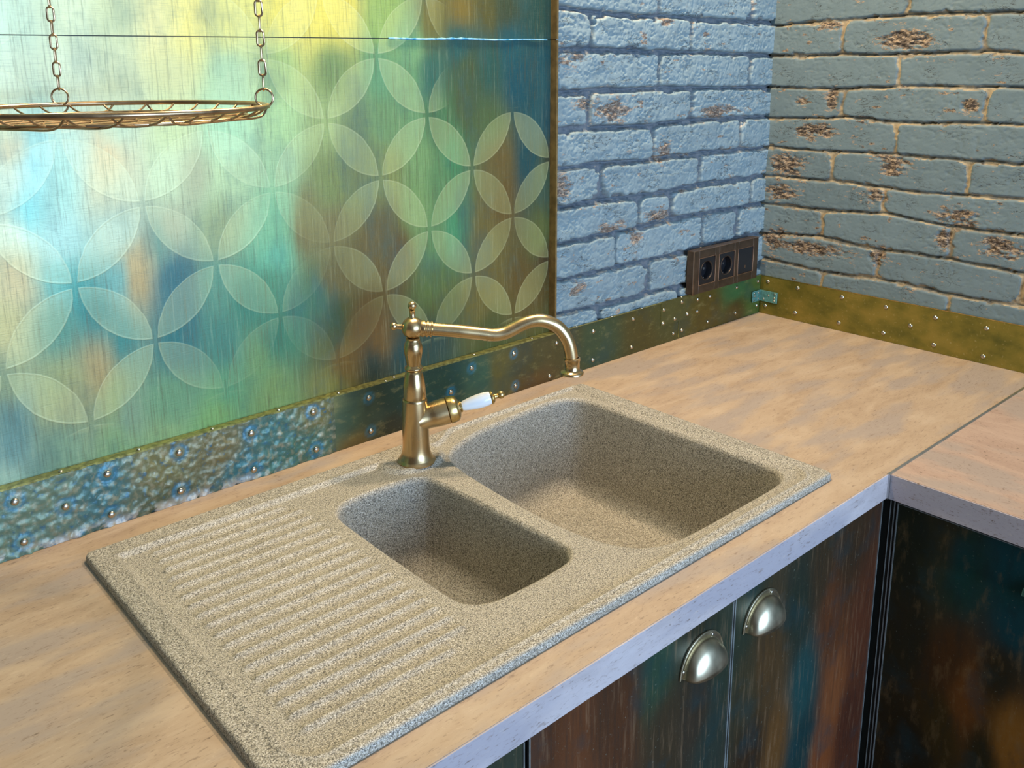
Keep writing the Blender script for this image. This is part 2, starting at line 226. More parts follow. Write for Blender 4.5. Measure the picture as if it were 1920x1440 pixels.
# painted panel with overlapping-circle stencil
def panelmat():
    m=NT('patina_paint_panel',.42,.25,.5); S=.0905; xyz=m.sep(m.tc)
    sp=m.n('ShaderNodeSeparateColor',{'Color':m.attr('stencil')}).outputs
    wob=m.ma('MULTIPLY',m.ma('SUBTRACT',m.noise(60,detail=2),.5),.035)
    X=m.ma('ADD',m.ma('DIVIDE',m.ma('ADD',xyz[0],1.0415),S),wob); Z=m.ma('DIVIDE',m.ma('SUBTRACT',xyz[2],.411),S)
    fa=m.ma('FRACT',m.ma('ADD',m.ma('MULTIPLY',m.ma('ADD',X,Z),.5),40.)); fb=m.ma('FRACT',m.ma('ADD',m.ma('MULTIPLY',m.ma('SUBTRACT',X,Z),.5),40.))
    gx=m.ma('ABSOLUTE',m.ma('SUBTRACT',fa,.5)); gy=m.ma('ABSOLUTE',m.ma('SUBTRACT',fb,.5))
    hi=m.ma('MAXIMUM',gx,gy); lo=m.ma('MINIMUM',gx,gy); l2=m.ma('MULTIPLY',lo,lo)
    om=m.ma('SUBTRACT',1.,hi); d1=m.ma('SQRT',m.ma('ADD',m.ma('MULTIPLY',om,om),l2)); d2=m.ma('SQRT',m.ma('ADD',m.ma('MULTIPLY',hi,hi),l2))
    dm=m.ma('MAXIMUM',d1,d2); pet=m.rmp(dm,(.677,1.),(.684,0.)); rim=m.rmp(dm,(.662,0.),(.674,1.),(.678,1.),(.686,0.))
    pet=m.ma('MULTIPLY',pet,sp[0]); rim=m.ma('MULTIPLY',rim,sp[0])
    streak=m.noise(60,m.mp((6,1,.25)),detail=6,rough=.75); weave=m.noise(160,m.mp((.25,1,5)),detail=3,rough=.7)
    cloud=m.noise(11,m.mp((1,1,.5)),detail=5,rough=.6)
    c=m.attr('pigment')  # paint colour plus the glow painted in at left and top
    c=m.mix(m.rmp(streak,(.30,.6),(.5,0.)),c,(.10,.08,.03))
    c=m.mix(m.rmp(streak,(.54,0.),(.75,.22)),c,(.70,.66,.36))
    c=m.mix(m.rmp(weave,(.34,.2),(.5,0.)),c,(.08,.12,.08))
    c=m.mix(m.rmp(cloud,(.32,.5),(.48,0.)),c,(.035,.11,.10))
    c=m.mix(m.ma('MULTIPLY',pet,.75),c,(.20,.20,.075),'SCREEN')
    c=m.mix(m.ma('MULTIPLY',rim,.14),c,(.78,.76,.42))
    m.base(c); m.rough(m.ma('MULTIPLY_ADD',streak,.22,.30))
    h=m.ma('ADD',m.ma('MULTIPLY',streak,.7),m.ma('ADD',m.ma('MULTIPLY',weave,.3),m.ma('MULTIPLY',rim,.25)))
    m.bump(h,.35,.0012); return m.m
M['panel']=panelmat()
M['edge_brown']=metal('brown_panel_edge',(.26,.17,.06),.4,.2,.4)
def patina(name,streakc,metallic=.55,rough=.36,scale=(6,6,.6),dark=.5,hammer=0):
    m=NT(name,rough,metallic); c=m.attr('pigment'); s=m.noise(30,m.mp(scale),detail=5,rough=.65); f=m.noise(220,detail=4,rough=.7); g=m.noise(14,detail=5)
    c=m.mix(m.rmp(s,(.32,dark),(.5,0.)),c,(.012,.02,.018)); c=m.mix(m.rmp(s,(.55,0.),(.78,.5)),c,streakc)
    c=m.mix(m.rmp(g,(.3,.4),(.48,0.)),c,(.01,.06,.07)); c=m.mix(m.rmp(f,(.64,0.),(.75,.5)),c,(.35,.36,.26))
    m.base(c); m.rough(m.ma('MULTIPLY_ADD',g,.25,rough-.12)); m.bump(m.ma('ADD',f,s),.18,.0008); return m.m
M['band']=patina('patina_brass_plate',(.34,.29,.11),.25,.36,(1.2,1.2,2.5),.2)
M['door']=patina('patina_copper_door',(.36,.22,.12),.30,.32,(6,6,.5),.35)
M['door_side']=patina('patina_copper_door_side',(.25,.15,.06),.3,.34,(2,2,.7),.35)
def hammermat():
    m=NT('hammered_patina',.40,.2); c=m.attr('pigment'); n1=m.noise(95,detail=3); n2=m.noise(240,detail=4,rough=.7)
    c=m.mix(m.rmp(n1,(.30,.7),(.42,0.)),c,(.02,.12,.20)); c=m.mix(m.rmp(n1,(.50,0.),(.68,.75)),c,(.30,.27,.16))
    c=m.mix(m.rmp(n2,(.6,0.),(.72,.4)),c,(.5,.55,.5)); m.base(c); m.bump(n2,.3,.001); return m.m
M['hammer']=hammermat()
M['gold']=NT('olive_gold_plate',.36,.5).m
def goldmat():
    m=NT('olive_gold_plate',.34,.5); f=m.noise(16,m.mp((1,1,1.6)),detail=5); g=m.noise(200,detail=3)
    c=m.rmp(f,(.28,(.10,.10,.018)),(.48,(.20,.165,.028)),(.66,(.28,.21,.04)))
    m.base(m.mix(m.rmp(g,(.62,0.),(.75,.4)),c,(.5,.42,.2))); m.bump(g,.12,.0006); return m.m
M['gold']=goldmat()
M['ledge']=metal('gold_green_ledge',(.42,.40,.13),.32,.3,.7,scale=120)
M['turq']=metal('turquoise_bracket',(.17,.42,.38),.42,.25,.4,scale=150)
# granite composite
p=NT('granite_composite',.55,0,.4); f=p.noise(480,detail=3,rough=.75); g=p.noise(800,detail=2,rough=.8); k=p.noise(9,detail=3)
c=p.mix(p.rmp(k,(.3,0.),(.7,1.)),(.345,.305,.225),(.41,.365,.275))
c=p.mix(p.rmp(f,(.42,.95),(.51,0.)),c,(.085,.075,.058)); c=p.mix(p.rmp(g,(.53,0.),(.62,.85)),c,(.76,.71,.62)); c=p.mix(p.rmp(g,(.36,.85),(.45,0.)),c,(.06,.055,.05))
p.base(c); p.bump(p.ma('ADD',f,g),.30,.0006); M['granite']=p.m
def lam(name,brush,a,b_,cc,loc=(0,0,0),grey=(.36,.29,.24)):
    m=NT(name,.42,0,.4); v=m.mp(brush,loc=loc); n1=m.noise(9,v,detail=6,rough=.6,dist=.6); n2=m.noise(60,v,detail=5,rough=.7,dist=.4); n3=m.noise(5,v,detail=4,rough=.5)
    c=m.rmp(n1,(.30,a),(.5,b_),(.70,cc)); c=m.mix(m.rmp(n3,(.48,0.),(.60,.8)),c,grey)
    c=m.mix(m.rmp(n2,(.30,.7),(.41,0.)),c,(.20,.13,.085)); n4=m.noise(150,m.mp((brush[0]*.6,brush[1]*1.4,brush[2]),loc=(2,5,1)),detail=3,rough=.6,dist=.8); c=m.mix(m.ma('MULTIPLY',m.rmp(n4,(.30,1.),(.40,0.)),m.rmp(n1,(.4,1.),(.60,.3))),c,(.14,.09,.06)); c=m.mix(m.rmp(n2,(.60,0.),(.72,.3)),c,(.72,.56,.40)); m.base(c); m.bump(n2,.12,.0005); return m.m
M['top']=lam('peach_laminate',(1,3.4,1),(.38,.265,.17),(.45,.325,.215),(.51,.385,.265))
M['top_right']=lam('peach_laminate_short',(3.4,1,1),(.39,.26,.19),(.45,.31,.23),(.51,.36,.27),(3,1,0))
M['band_edge']=lam('laminate_edge_cool_lit',(1,1,3.2),(.40,.34,.33),(.48,.41,.40),(.54,.47,.46),(5,2,1),(.36,.32,.34))  # worktop laminate greyed so the cool window light sits in its colour
# ---------------------------------------------------------------- setting
b=MB().box(-3.0,.14,.024,.14,-.90,1.70); b.build('wall_back',M['plaster'],kind='structure')
b=MB().box(.024,.14,-2.6,.024,-.90,1.70); b.build('wall_right',M['plaster'],kind='structure')
MB().box(-3.0,.14,-2.6,.14,-.96,-.90).build('floor',M['floor'],kind='structure')
MB().box(-3.0,.14,-2.6,.14,1.70,1.76).build('ceiling',M['ceil'],kind='structure')
def pl(L,u):
    a=np.array(sorted(L)); return np.interp(u,a[:,0],a[:,1])
BL=[[(-.679,.669),(-.553,.665),(-.398,.663),(-.302,.661),(-.105,.657),(.013,.659)],[(-.678,.599),(-.582,.601),(-.298,.596),(.012,.588)],[(-.677,.526),(-.482,.527),(-.384,.529),(-.092,.521),(.019,.517)],
[(-.677,.461),(-.585,.46),(-.409,.457),(-.281,.459),(.007,.453)],[(-.676,.394),(-.406,.389),(-.252,.389),(-.098,.388),(.005,.386)],[(-.676,.323),(-.556,.323),(-.342,.319),(-.247,.322),(.012,.321)],
[(-.675,.253),(-.561,.255),(-.436,.258),(-.331,.259),(-.226,.261),(.018,.258)],[(-.674,.187),(-.505,.186),(-.396,.184),(-.238,.186),(-.098,.187),(.006,.187)],[(-.674,.123),(-.537,.116),(-.408,.116),(-.266,.112),(0,.110)],[(-.7,.05),(0,.045)]]
BV=[[-.394,-.086],[-.585,-.292],[-.389,-.082],[-.586,-.283],[-.400,-.105],[-.550,-.246],[-.438,-.342,-.052],[-.505,-.226,-.099],[-.404,-.16],[-.55,-.30]]
RL=[[(.002,.653),(-.147,.656),(-.286,.661),(-.433,.66),(-.496,.66)],[(0,.587),(-.153,.589),(-.293,.587),(-.441,.591),(-.505,.585)],[(-.001,.518),(-.171,.518),(-.298,.525),(-.448,.525),(-.511,.525)],
[(-.002,.45),(-.176,.458),(-.278,.454),(-.445,.459),(-.519,.46)],[(-.003,.388),(-.145,.386),(-.29,.39),(-.434,.388),(-.527,.388)],[(-.001,.321),(-.169,.325),(-.318,.32),(-.436,.322),(-.534,.325)],
[(-.002,.257),(-.149,.259),(-.284,.267),(-.408,.258),(-.477,.257),(-.541,.258)],[(.001,.188),(-.142,.199),(-.268,.191),(-.404,.193),(-.549,.189)],[(-.003,.129),(-.148,.122),(-.268,.128),(-.421,.123),(-.552,.125)],[(0,.05),(-.56,.055)]]
RV=[[-.287],[-.156,-.437],[-.279],[-.167,-.451],[-.285],[-.154,-.432],[-.273],[-.141,-.413],[-.272,-.551],[-.15,-.42]]
def bricks(name, axis, u0, Lb, Lv, bare, mat, depth, halfj, rough, seed, mortar_lvl, gw, gd):
    us=np.arange(u0,.0005,.0021 if u0>-1 else .0024)
    us[-1]=0.016
    zs=np.concatenate([np.arange(.04,.72,.0021),np.arange(.722,1.69,.006)])
    U,Z=np.meshgrid(us,zs,indexing='ij'); u=U+(fbm(U*55,Z*70,seed)-.5)*.012; z=Z+(fbm(U*45,Z*80,seed+5)-.5)*(.0075 if axis=='y' else .005)+(vn(U*9,Z*15,seed+9)-.5)*.004
    lines=[[(-3,l)  ,(3,l)] for l in np.arange(.659+.066*15,.66,-.066)]+Lb
    n=len(lines); Lz=np.stack([pl(l,U) for l in lines]); row=(Lz>z[None]).sum(0)-1; row=np.clip(row,0,n-2)
    zt=np.take_along_axis(Lz,row[None],0)[0]; zb=np.take_along_axis(Lz,(row+1)[None],0)[0]
    dv=np.full(U.shape,9.); bid=np.zeros(U.shape)
    for r_ in range(n-1):
        k=r_-(n-len(Lv))
        vj=list(Lv[k+1]) if 0<=k+1<len(Lv) and r_>=n-len(Lv)-1 else None
        if vj is None: vj=[-.39+.28*0-(.19 if r_%2 else 0), -.10-(.19 if r_%2 else 0)]
        m0=min(vj)
        vj=vj+[m0-.285*(t+1) for t in range(9)]
        msk=row==r_
        if not msk.any(): continue
        d=np.abs(u[msk][:,None]-np.array(vj)); dv[msk]=d.min(1); bid[msk]=r_*31+(u[msk][:,None]>np.array(vj)).sum(1)
    dh=np.minimum(zt-z,z-zb); kk=.0045
    e=-kk*np.log(np.exp(-dh/kk)+np.exp(-dv/kk)); jw=halfj*(.45+1.2*fbm(U*14,Z*14,seed+21))
    e=e-.0075*sst(.62,.74,fbm(U*34,Z*46,seed+61))*(.7 if axis=='y' else .5)
    h=sst(jw-.0012,jw+.0034,e+.0016)
    gro=np.exp(-(np.maximum(np.abs(z-zb-.0012)-.0006,0)/(gw*.7))**2)*sst(.18,.55,fbm(U*17,Z*9,seed+51))
    topm=sst(.0075,.0035,zt-z)
    b1=hsh(bid,bid*3+1,seed); b2=hsh(bid,bid+7,seed+1)
    pm=sst(.42,.6,fbm(U*11,Z*16,seed+81))
    rg=1-np.abs(2*fbm(U*26+3,Z*60,seed+31)-1); rg2=1-np.abs(2*fbm(U*60,Z*85,seed+33)-1)
    f=(fbm(U*16,Z*24,seed+2,3)-.5)*rough*1.5+(fbm(U*150,Z*190,seed+3)-.5)*rough*.55-rough*1.0*sst(.93,.995,rg)*pm-rough*.7*sst(.93,.995,rg2)
    bm=np.zeros(U.shape)
    for (cu,cz,ru,rz) in bare:
        q=((U-cu)/ru)**2+((Z-cz)/rz)**2; bm=np.maximum(bm,np.exp(-q*1.1))
    bm=bm*(.15+1.7*fbm(U*42,Z*100,seed+41)); pit=(fbm(U*110,Z*260,seed+43)-.5)
    H=-depth*(1-h)+h*(f+(b1-.5)*.003)-(1-h)*(fbm(U*90,Z*90,seed+6)-.5)*-.003+sst(.35,.6,bm)*(pit*.011-.0015)-gro*gd
    surf=.0035-H
    pn=sst(.36,.62,fbm(U*24,Z*30,seed+8))
    mort=np.exp(-((h-.5)/.33)**2)*(.15+.95*pn)*mortar_lvl*(.7+.45*topm)
    if axis=='x': mort=np.maximum(mort,(1-sst(.2,.8,h))*(dv<.010)*(.3+.9*pn))
    jt=1-sst(.08,.62,h); ja=np.stack([jt,jt,jt,np.ones_like(jt)],-1).reshape(-1,4)
    spots=sst(.70,.78,fbm(U*38,Z*95,seed+77))*.8
    at=np.stack([mort,np.clip(np.maximum(bm,spots*.75),0,1),b2,np.ones_like(U)],-1).reshape(-1,4)
    fn=(lambda a,b_:(U,surf,Z)) if axis=='y' else (lambda a,b_:(surf,U,Z))
    o=grid(name,U,Z,fn,mat,attr={'wear':at,'joint':ja},flip=(axis=='x'))
    o['kind']='structure'; return o
BARE_SETS=0
bricks('wall_brick_back','y',-.6772,BL,BV,BAREB,M['brick_back'],.012,.0050,.0030,3,.85,.0036,.008)
bricks('wall_brick_right','x',-1.6,RL,RV,BARER,M['brick_right'],.0045,.0036,.0010,13,.9,.0018,.009)
# ---------------------------------------------------------------- painted panels
def panel(name,z0,z1,label):
    t=thing(name,(-1.3,.012,z0),label,'wall panel')
    us=np.arange(-2.35,-.6795,.0125); us[-1]=-.6795; zs=np.linspace(z0,z1,int((z1-z0)/.0125)+2); U,Z=np.meshgrid(us,zs,indexing='ij')
    col=paint(PANEL,U,Z,.045,.022,.62)*np.array([1.08,1.,.74,1]); lum=col[:,:3].mean(1,keepdims=True); col[:,:3]*=np.clip((lum/.42),.25,1)**.35
    st=np.ones(U.shape)
    def fade(cx,cz,rx,rz,a):
        nonlocal st; q=((U-cx)/rx)**2+((Z-cz)/rz)**2; st=st*(1-a*np.exp(-q))
    fade(-.77,.59,.15,.065,1.); fade(-.83,.56,.10,.05,.9); fade(-1.17,.30,.06,.10,.95); fade(-1.24,.17,.14,.07,.95); fade(-1.10,.20,.08,.07,.8); fade(-1.25,.40,.05,.04,.5); fade(-1.36,.57,.16,.06,.92); fade(-1.40,.66,.2,.06,.8); fade(-.9,.18,.05,.05,.4)
    fade(-1.58,.46,.05,.06,.2); fade(-1.16,.42,.05,.05,.4)
    st=st*sst(.135,.142,Z)*(1-sst(-.935,-.905,U)*sst(.497,.507,Z))
    st=st*(.35+1.1*fbm(U*9,Z*6,91))
    sa=np.stack([np.clip(st,0,1)]*3+[np.ones_like(U)],-1).reshape(-1,4)
    o=grid('painted_face',U,Z,lambda a,b_:(U,np.full_like(U,.012),Z),M['panel'],None,{'pigment':col,'stencil':sa})
    # the pattern runs through both panels: its coordinates are kept in the room's frame
    o.parent=t; o.matrix_parent_inverse=Matrix.Translation((1.3,-.012,-z0))
    MB().box(-2.35,-.6795,.0125,.0235,z0,z1).build('backing_board',M['edge_brown'],t)
    MB().box(-.6805,-.6765,-.0035,.0235,z0,z1).build('edge_strip',M['edge_brown'],t)
    return t
panel('wall_panel',.0915,.6168,'large blue green and bronze painted wall panel with pale petal pattern behind the sink')
up=panel('wall_panel',.6180,1.20,'upper painted wall panel above the horizontal seam, painted-in yellow lamp glow and olive along the top')
b=MB()
pts=[( x, .0105+ .0004*math.sin(x*90), .6172+.0006*math.sin(x*41)) for x in np.arange(-1.02,-.68,.01)]
b.tube(pts,[.0010+.0011*abs(math.sin(i*1.7))*math.sin(math.pi*min(1,i/30+.1)) for i in range(len(pts))],8)
sm=NT('seam_blue_enamel',.4,.2); sm.base(sm.rmp(sm.noise(90),(.35,(.03,.25,.48)),(.62,(.35,.62,.75)))); b.build('seam_bead',sm.m,up)['label']='blue paint bead along the seam'
# ---------------------------------------------------------------- riveted upstands
def colgrid(name,u0,u1,z0,z1,y,mat,parent,T,step=.006,disp=None,sx=1.,axis='y',extra=None,warp=.02,sig=.04,gain=(1,1,1)):
    us=np.linspace(u0,u1,max(2,int((u1-u0)/step)+1)); zs=np.linspace(z0,z1,max(2,int((z1-z0)/step)+1)); U,Z=np.meshgrid(us,zs,indexing='ij')
    col=paint(T,U,Z,sig,warp,sx)
    col=col*np.array([*gain,1])
    if extra: col=extra(U,Z,col)
    D=disp(U,Z) if disp is not None else np.zeros_like(U)
    fn=(lambda a,b_:(U,y-D,Z)) if axis=='y' else (lambda a,b_:(y-D,U,Z))
    return grid(name,U,Z,fn,mat,parent,{'pigment':col},flip=(axis=='x'))
ups=thing('riveted_upstand',(-1.3,0,0),'long riveted brass upstand strip below the painted panel, hammered at its left end','upstand')
RB=[(-1.594,.0719),(-1.590,.0171),(-1.539,.0461),(-1.4855,.0726),(-1.486,.0161),(-1.3915,.0731),(-1.394,.0177),(-1.2867,.0703),(-1.2867,.0145),(-1.1865,.0752),(-1.1847,.0147)]
RS=[(-1.0874,.0711),(-1.086,.0153),(-.878,.0704),(-.9243,.0388),(-.7803,.0742),(-.7767,.0129),(-.673,.0707),(-.5728,.0725),(-.5729,.0141),(-.6906,.0100),(-.985,.0165),(-.2981,.0800),(-.2429,.0757),(-.1978,.0741),(-.0961,.0767),(-.0110,.0763),
(-.3585,.0743),(-.3597,.0455),(-.3208,.0474),(-.2781,.0499),(-.2431,.0488),(-.3233,.0157),(-.2942,.0166),(-.2021,.0171),(-.0966,.0166),(-.0110,.0186),(-.455,.0735),(-.458,.0150)]
RL0=[(-1.70+.0,.072),(-1.70,.017),(-1.80,.072),(-1.80,.017),(-1.90,.072),(-1.90,.017)]
def hdisp(U,Z):
    a=fbm(U*125,Z*125,71); b_=fbm(U*260,Z*260,73); k=sst(-1.150,-1.185,U)
    D=((a-.5)*.0062+(b_-.5)*.0020)*(.25+.75*k)
    for (x,z) in RB:
        r_=np.hypot(U-x,Z-z); an=np.arctan2(Z-z,U-x); D=D*sst(.006,.012,r_)-.0016*np.exp(-((r_-.0105)/.0018)**2)*(.5+.5*np.cos(an*11))
    rag=sst(.012,.0,Z)*(fbm(U*60,Z*10,75)-.3)*.004
    return D+rag+.0012
def hcol(U,Z,col):
    c=col.reshape(*U.shape,4)*np.array([1.2,1.,.70,1])
    for (x,z) in RB+RL0:
        r_=np.hypot(U-x,Z-z); k=(np.exp(-((r_-.0100)/.0028)**2)*.8)[...,None]; c=c*(1-k*.8)+np.array([.03,.20,.32,1])*k*.8
    k=(sst(.016,.0,Z)*sst(-1.20,-1.34,U)*(fbm(U*50,Z*60,77)>.42)*.8)[...,None]; c=c*(1-k)+np.array([.62,.58,.52,1])*k
    return c.reshape(-1,4)
colgrid('hammered_plate',-2.35,-1.15,.0003,.0905,0,M['hammer'],ups,BAND,.0022,hdisp,1.,extra=hcol)['label']='hammered blue green plate'
def rcol(U,Z,col):
    c=col.reshape(*U.shape,4)
    for (x,z) in RS[:6]:
        r_=np.hypot(U-x,Z-z); k=(np.exp(-((r_-.0075)/.0025)**2)*.5)[...,None]; c=c*(1-k)+np.array([.03,.22,.34,1])*k
    return c.reshape(-1,4)
colgrid('smooth_plate',-1.155,-.0005,.0003,.0905,-.0006,M['band'],ups,BAND,.004,None,1.,extra=rcol,gain=(1.7,1.4,.9))['label']='smooth dark patina plate'
MB().box(-2.35,-.0005,.0065,.0110,.0003,.0895).build('core_strip',M['dark'],ups)
# two small lap plates
colgrid('lap_plate',-.3675,-.2335,.040,.0912,-.0016,M['band'],ups,BAND,.004,gain=(1.9,1.55,1.)); MB().box(-.3675,-.2335,-.0014,-.0004,.040,.0912).build('lap_plate_back',M['ledge'],ups)
MB().box(-.3070,-.3055,-.0014,-.0004,.0015,.041).build('plate_seam',M['ledge'],ups)
# ledge with nails
MB().box(-2.35,-.6765,-.0015,.0117,.0905,.0915).box(-2.35,-.6765,-.0018,-.0006,.0893,.0919).build('top_ledge',M['ledge'],ups)
MB().box(-.6765,-.0005,-.0015,.0015,.0903,.0912).build('ledge_lip',M['ledge'],ups)
rm=MB().ball((0,0,0),.0047,16,Matrix.Rotation(math.pi/2,4,'X'),half=True,sz=.62)
rmesh=None
def rivet(parent,P,axis='y',s=1.):
    global rmesh
    if rmesh is None:
        o=rm.build('rivet',M['rivet'],parent); rmesh=o.data
        for v in rmesh.vertices: v.co+=wl(parent)
        ROOT.append(o)
    else:
        o=bpy.data.objects.new('rivet',rmesh); C.objects.link(o); o.parent=parent
    o.location=Vector(P)-wl(parent); o.scale=(s,s,s)
    if axis=='x': o.rotation_euler=(0,0,math.pi*1.5)
    if axis=='z': o.rotation_euler=(-math.pi/2,0,0)
    return o
ROOT=[]
for (x,z) in RB+RL0: rivet(ups,(x,-.0022,z))
for (x,z) in RS: rivet(ups,(x,-.0016 if -.3675<x<-.2335 and z>.04 else -.0008,z),s=.92)
for x in (-1.92,-1.82,-1.73,-1.632,-1.5385,-1.442,-1.3407,-1.2398,-1.1388,-1.0362,-.8688,-.7326):
    rivet(ups,(x,.0035,.0917),'z',.62).name='nail_head'
for x in (-1.055,-.62,-.52,-.43,-.30,-.205,-.105): rivet(ups,(x,-.0008,.0912),'z',.55).name='nail_head'
upr=thing('riveted_upstand',(0,-.5,0),'olive gold riveted brass upstand strip along the right brick wall','upstand')
MB().box(-.0012,.010,-1.30,-.0012,.0003,.0900).build('gold_plate',M['gold'],upr)
MB().box(-.0016,.0010,-1.30,-.0016,.0896,.0908).build('bright_lip',M['brass_gold'],upr)['label']='bright gold top edge'
for (y,z) in [(-.0198,.078),(-.0963,.0764),(-.2022,.0759),(-.2998,.0737),(-.4016,.0723),(-.4979,.0716),(-.0167,.0197),(-.0939,.0184),(-.1996,.0175),(-.2992,.0171),(-.3533,.0449),(-.4035,.0156),(-.4977,.0148)]+[(-.5979-.1*k,.071) for k in range(7)]+[(-.5979-.1*k,.0146) for k in range(7)]:
    rivet(upr,(-.0012,y,z),'x')
br=thing('corner_bracket',(-.0015,-.0015,.043),'small turquoise angle bracket screwed across the corner of the two upstands','bracket')
b=MB().box(-.036,-.002,-.0045,-.0022,.0300,.0560).box(-.0050,-.0022,-.0480,-.0022,.0300,.0560); b.build('angle_plate',M['turq'],br,bevel=.0006)
sb=MB().ball((0,0,0),.0022,12,None,half=True,sz=.6)
def screw(P,ax):
    q=MB(); R_=Matrix.Rotation(math.pi/2,4,'X') if ax=='y' else Matrix.Rotation(-math.pi/2,4,'Y')
    q.ball(P,.0024,12,R_,half=True,sz=.6); q.build('screw',M['rivet'],br)
for x,z in ((-.030,.051),(-.026,.044),(-.030,.035),(-.012,.050),(-.012,.036)): screw((x,-.0045,z),'y')
for y,z in ((-.042,.0515),(-.026,.046),(-.041,.042),(-.041,.035),(-.014,.036)): screw((-.0050,y,z),'x')
# ---------------------------------------------------------------- worktops
wt=thing('worktop',(-1.2,-.3,0),'long peach brown laminate worktop carrying the sink','worktop')
b=MB(); X0,X1=-2.30,-.0015; hx0,hx1,hy0,hy1=-1.525,-.688,-.541,-.079; Y0,Y1=-.5990,-.0008
b.box(X0,hx0,Y0,Y1,-.038,0).box(hx1,X1,Y0,Y1,-.038,0).box(hx0,hx1,hy1,Y1,-.038,0).box(hx0,hx1,Y0,hy0,-.038,0)
b.build('laminate_slab',M['top'],wt)
MB().box(X0,-.5985,-.6010,-.5990,-.038,-.0004).build('edge_band',M['band_edge'],wt,bevel=.0004)['label']='front edge band with cool daylight tint painted in'
w2=thing('worktop',(-.3,-.95,0),'short laminate worktop leg running along the right wall beyond the metal seam','worktop')
MB().box(-.5970,-.0015,-1.45,-.6035,-.038,0).build('laminate_slab',M['top_right'],w2)
MB().box(-.5990,-.5970,-1.45,-.6035,-.038,-.0004).build('edge_band',M['band_edge'],w2,bevel=.0004)['label']='edge band with cool daylight tint painted in'
js=MB().box(-.6000,-.0015,-.6035,-.5991,-.002,.0006).box(-.6015,-.5992,-.6037,-.5990,-.038,.0008); tag(js.build('joint_strip',M['alu']),'thin silver metal strip covering the seam between the two worktops','trim strip')
# ---------------------------------------------------------------- sink
def pdist(PL,x,y):
    """signed distance to a closed polygon, positive outside"""
    PL=np.array(PL)[:,:2]; A=PL; B=np.roll(PL,-1,0); best=np.full(x.shape,9.); ins=np.zeros(x.shape,bool); nx=np.zeros_like(x); ny=np.zeros_like(x)
    for a,b_ in zip(A,B):
        e=b_-a; L=e@e; t=np.clip(((x-a[0])*e[0]+(y-a[1])*e[1])/L,0,1); px=a[0]+t*e[0]; py=a[1]+t*e[1]; d=np.hypot(x-px,y-py); k=d<best
        best=np.where(k,d,best); nx=np.where(k,px,nx); ny=np.where(k,py,ny)
        c=((a[1]>y)!=(b_[1]>y)); xi=a[0]+(y-a[1])*e[0]/(e[1] if abs(e[1])>1e-12 else 1e-12); ins^=c&(x<xi)
    return np.where(ins,-best,best),nx,ny
BIG=catmull([(-1.0534,-.1926),(-1.046,-.158),(-1.030,-.134),(-1.0,-.117),(-.943,-.099),(-.86,-.091),(-.785,-.0865),(-.752,-.0915),(-.729,-.108),(-.7205,-.140),(-.7185,-.22),(-.7170,-.32),(-.7155,-.43),(-.7155,-.472),(-.723,-.498),(-.742,-.5135),(-.78,-.5180),(-.86,-.5185),(-.94,-.5180),(-.99,-.5135),(-1.026,-.496),(-1.048,-.461),(-1.0595,-.41),(-1.0625,-.34),(-1.0595,-.26)],6,True)
SM=catmull([(-1.2616,-.2025),(-1.2550,-.1785),(-1.2340,-.1620),(-1.19,-.1575),(-1.14,-.1605),(-1.1160,-.1690),(-1.1045,-.1880),(-1.0995,-.25),(-1.0955,-.34),(-1.0930,-.425),(-1.0990,-.447),(-1.1150,-.4590),(-1.15,-.4630),(-1.20,-.4630),(-1.2330,-.4600),(-1.2530,-.4480),(-1.2615,-.4240),(-1.2630,-.34),(-1.2630,-.26)],6,True)
sk=thing('sink',(-1.1065,-.3093,.010),'grey beige speckled granite sink with two bowls and ribbed draining board','sink')
sx0,sx1,sy0,sy1=-1.5408,-.6722,-.5552,-.0635; ZT=.0105
def rrect(x,y,x0,x1,y0,y1,r_):
    qx=np.abs(x-(x0+x1)/2)-(x1-x0)/2+r_; qy=np.abs(y-(y0+y1)/2)-(y1-y0)/2+r_
    return np.hypot(np.maximum(qx,0),np.maximum(qy,0))+np.minimum(np.maximum(qx,qy),0)-r_
edge=[0,.0004,.0012,.0025,.0045]
def axis_(a,b_,st=.00185):
    n=int((b_-a-.018)/st); c=np.linspace(a+.009,b_-.009,n); return np.concatenate([[a+e for e in (0,.0005,.0015,.003,.005,.007)],c,[b_-e for e in (.007,.005,.003,.0015,.0005,0)]])
xs=axis_(sx0,sx1); ys=axis_(sy0,sy1); X,Y=np.meshgrid(xs,ys,indexing='ij')
dO=-rrect(X,Y,sx0,sx1,sy0,sy1,.010)            # distance inside the outer edge
# pull grid corners onto the rounded corner
cx_=np.clip(X,sx0+.010,sx1-.010); cy_=np.clip(Y,sy0+.010,sy1-.010); rr=np.hypot(X-cx_,Y-cy_); k=rr>.010
X=np.where(k,cx_+(X-cx_)*.010/np.maximum(rr,1e-9),X); Y=np.where(k,cy_+(Y-cy_)*.010/np.maximum(rr,1e-9),Y); dO=np.maximum(-rrect(X,Y,sx0,sx1,sy0,sy1,.010),0)
dB,bx,by=pdist(BIG,X,Y); dS,mx,my=pdist(SM,X,Y)
for d,nx,ny in ((dB,bx,by),(dS,mx,my)):
    k=np.abs(d)<.00125; X=np.where(k,nx,X); Y=np.where(k,ny,Y); d[k]=0
yb=-.0985+.030*sst(-1.035,-.97,X)
rec=np.minimum(-rrect(X,Y,-1.512,-.699,-.5370,0.,.030),yb-Y)
deck=np.hypot((X+1.0900)/1.25,Y+.112)-.040                       # raised tap platform
rec=np.minimum(rec,deck)
Z=ZT-.0042*sst(-.002,.006,rec)
Z=Z-.0012*np.exp(-((rec+.005)/.0025)**2)*0+.0012*np.exp(-((rec+.0035)/.0028)**2)
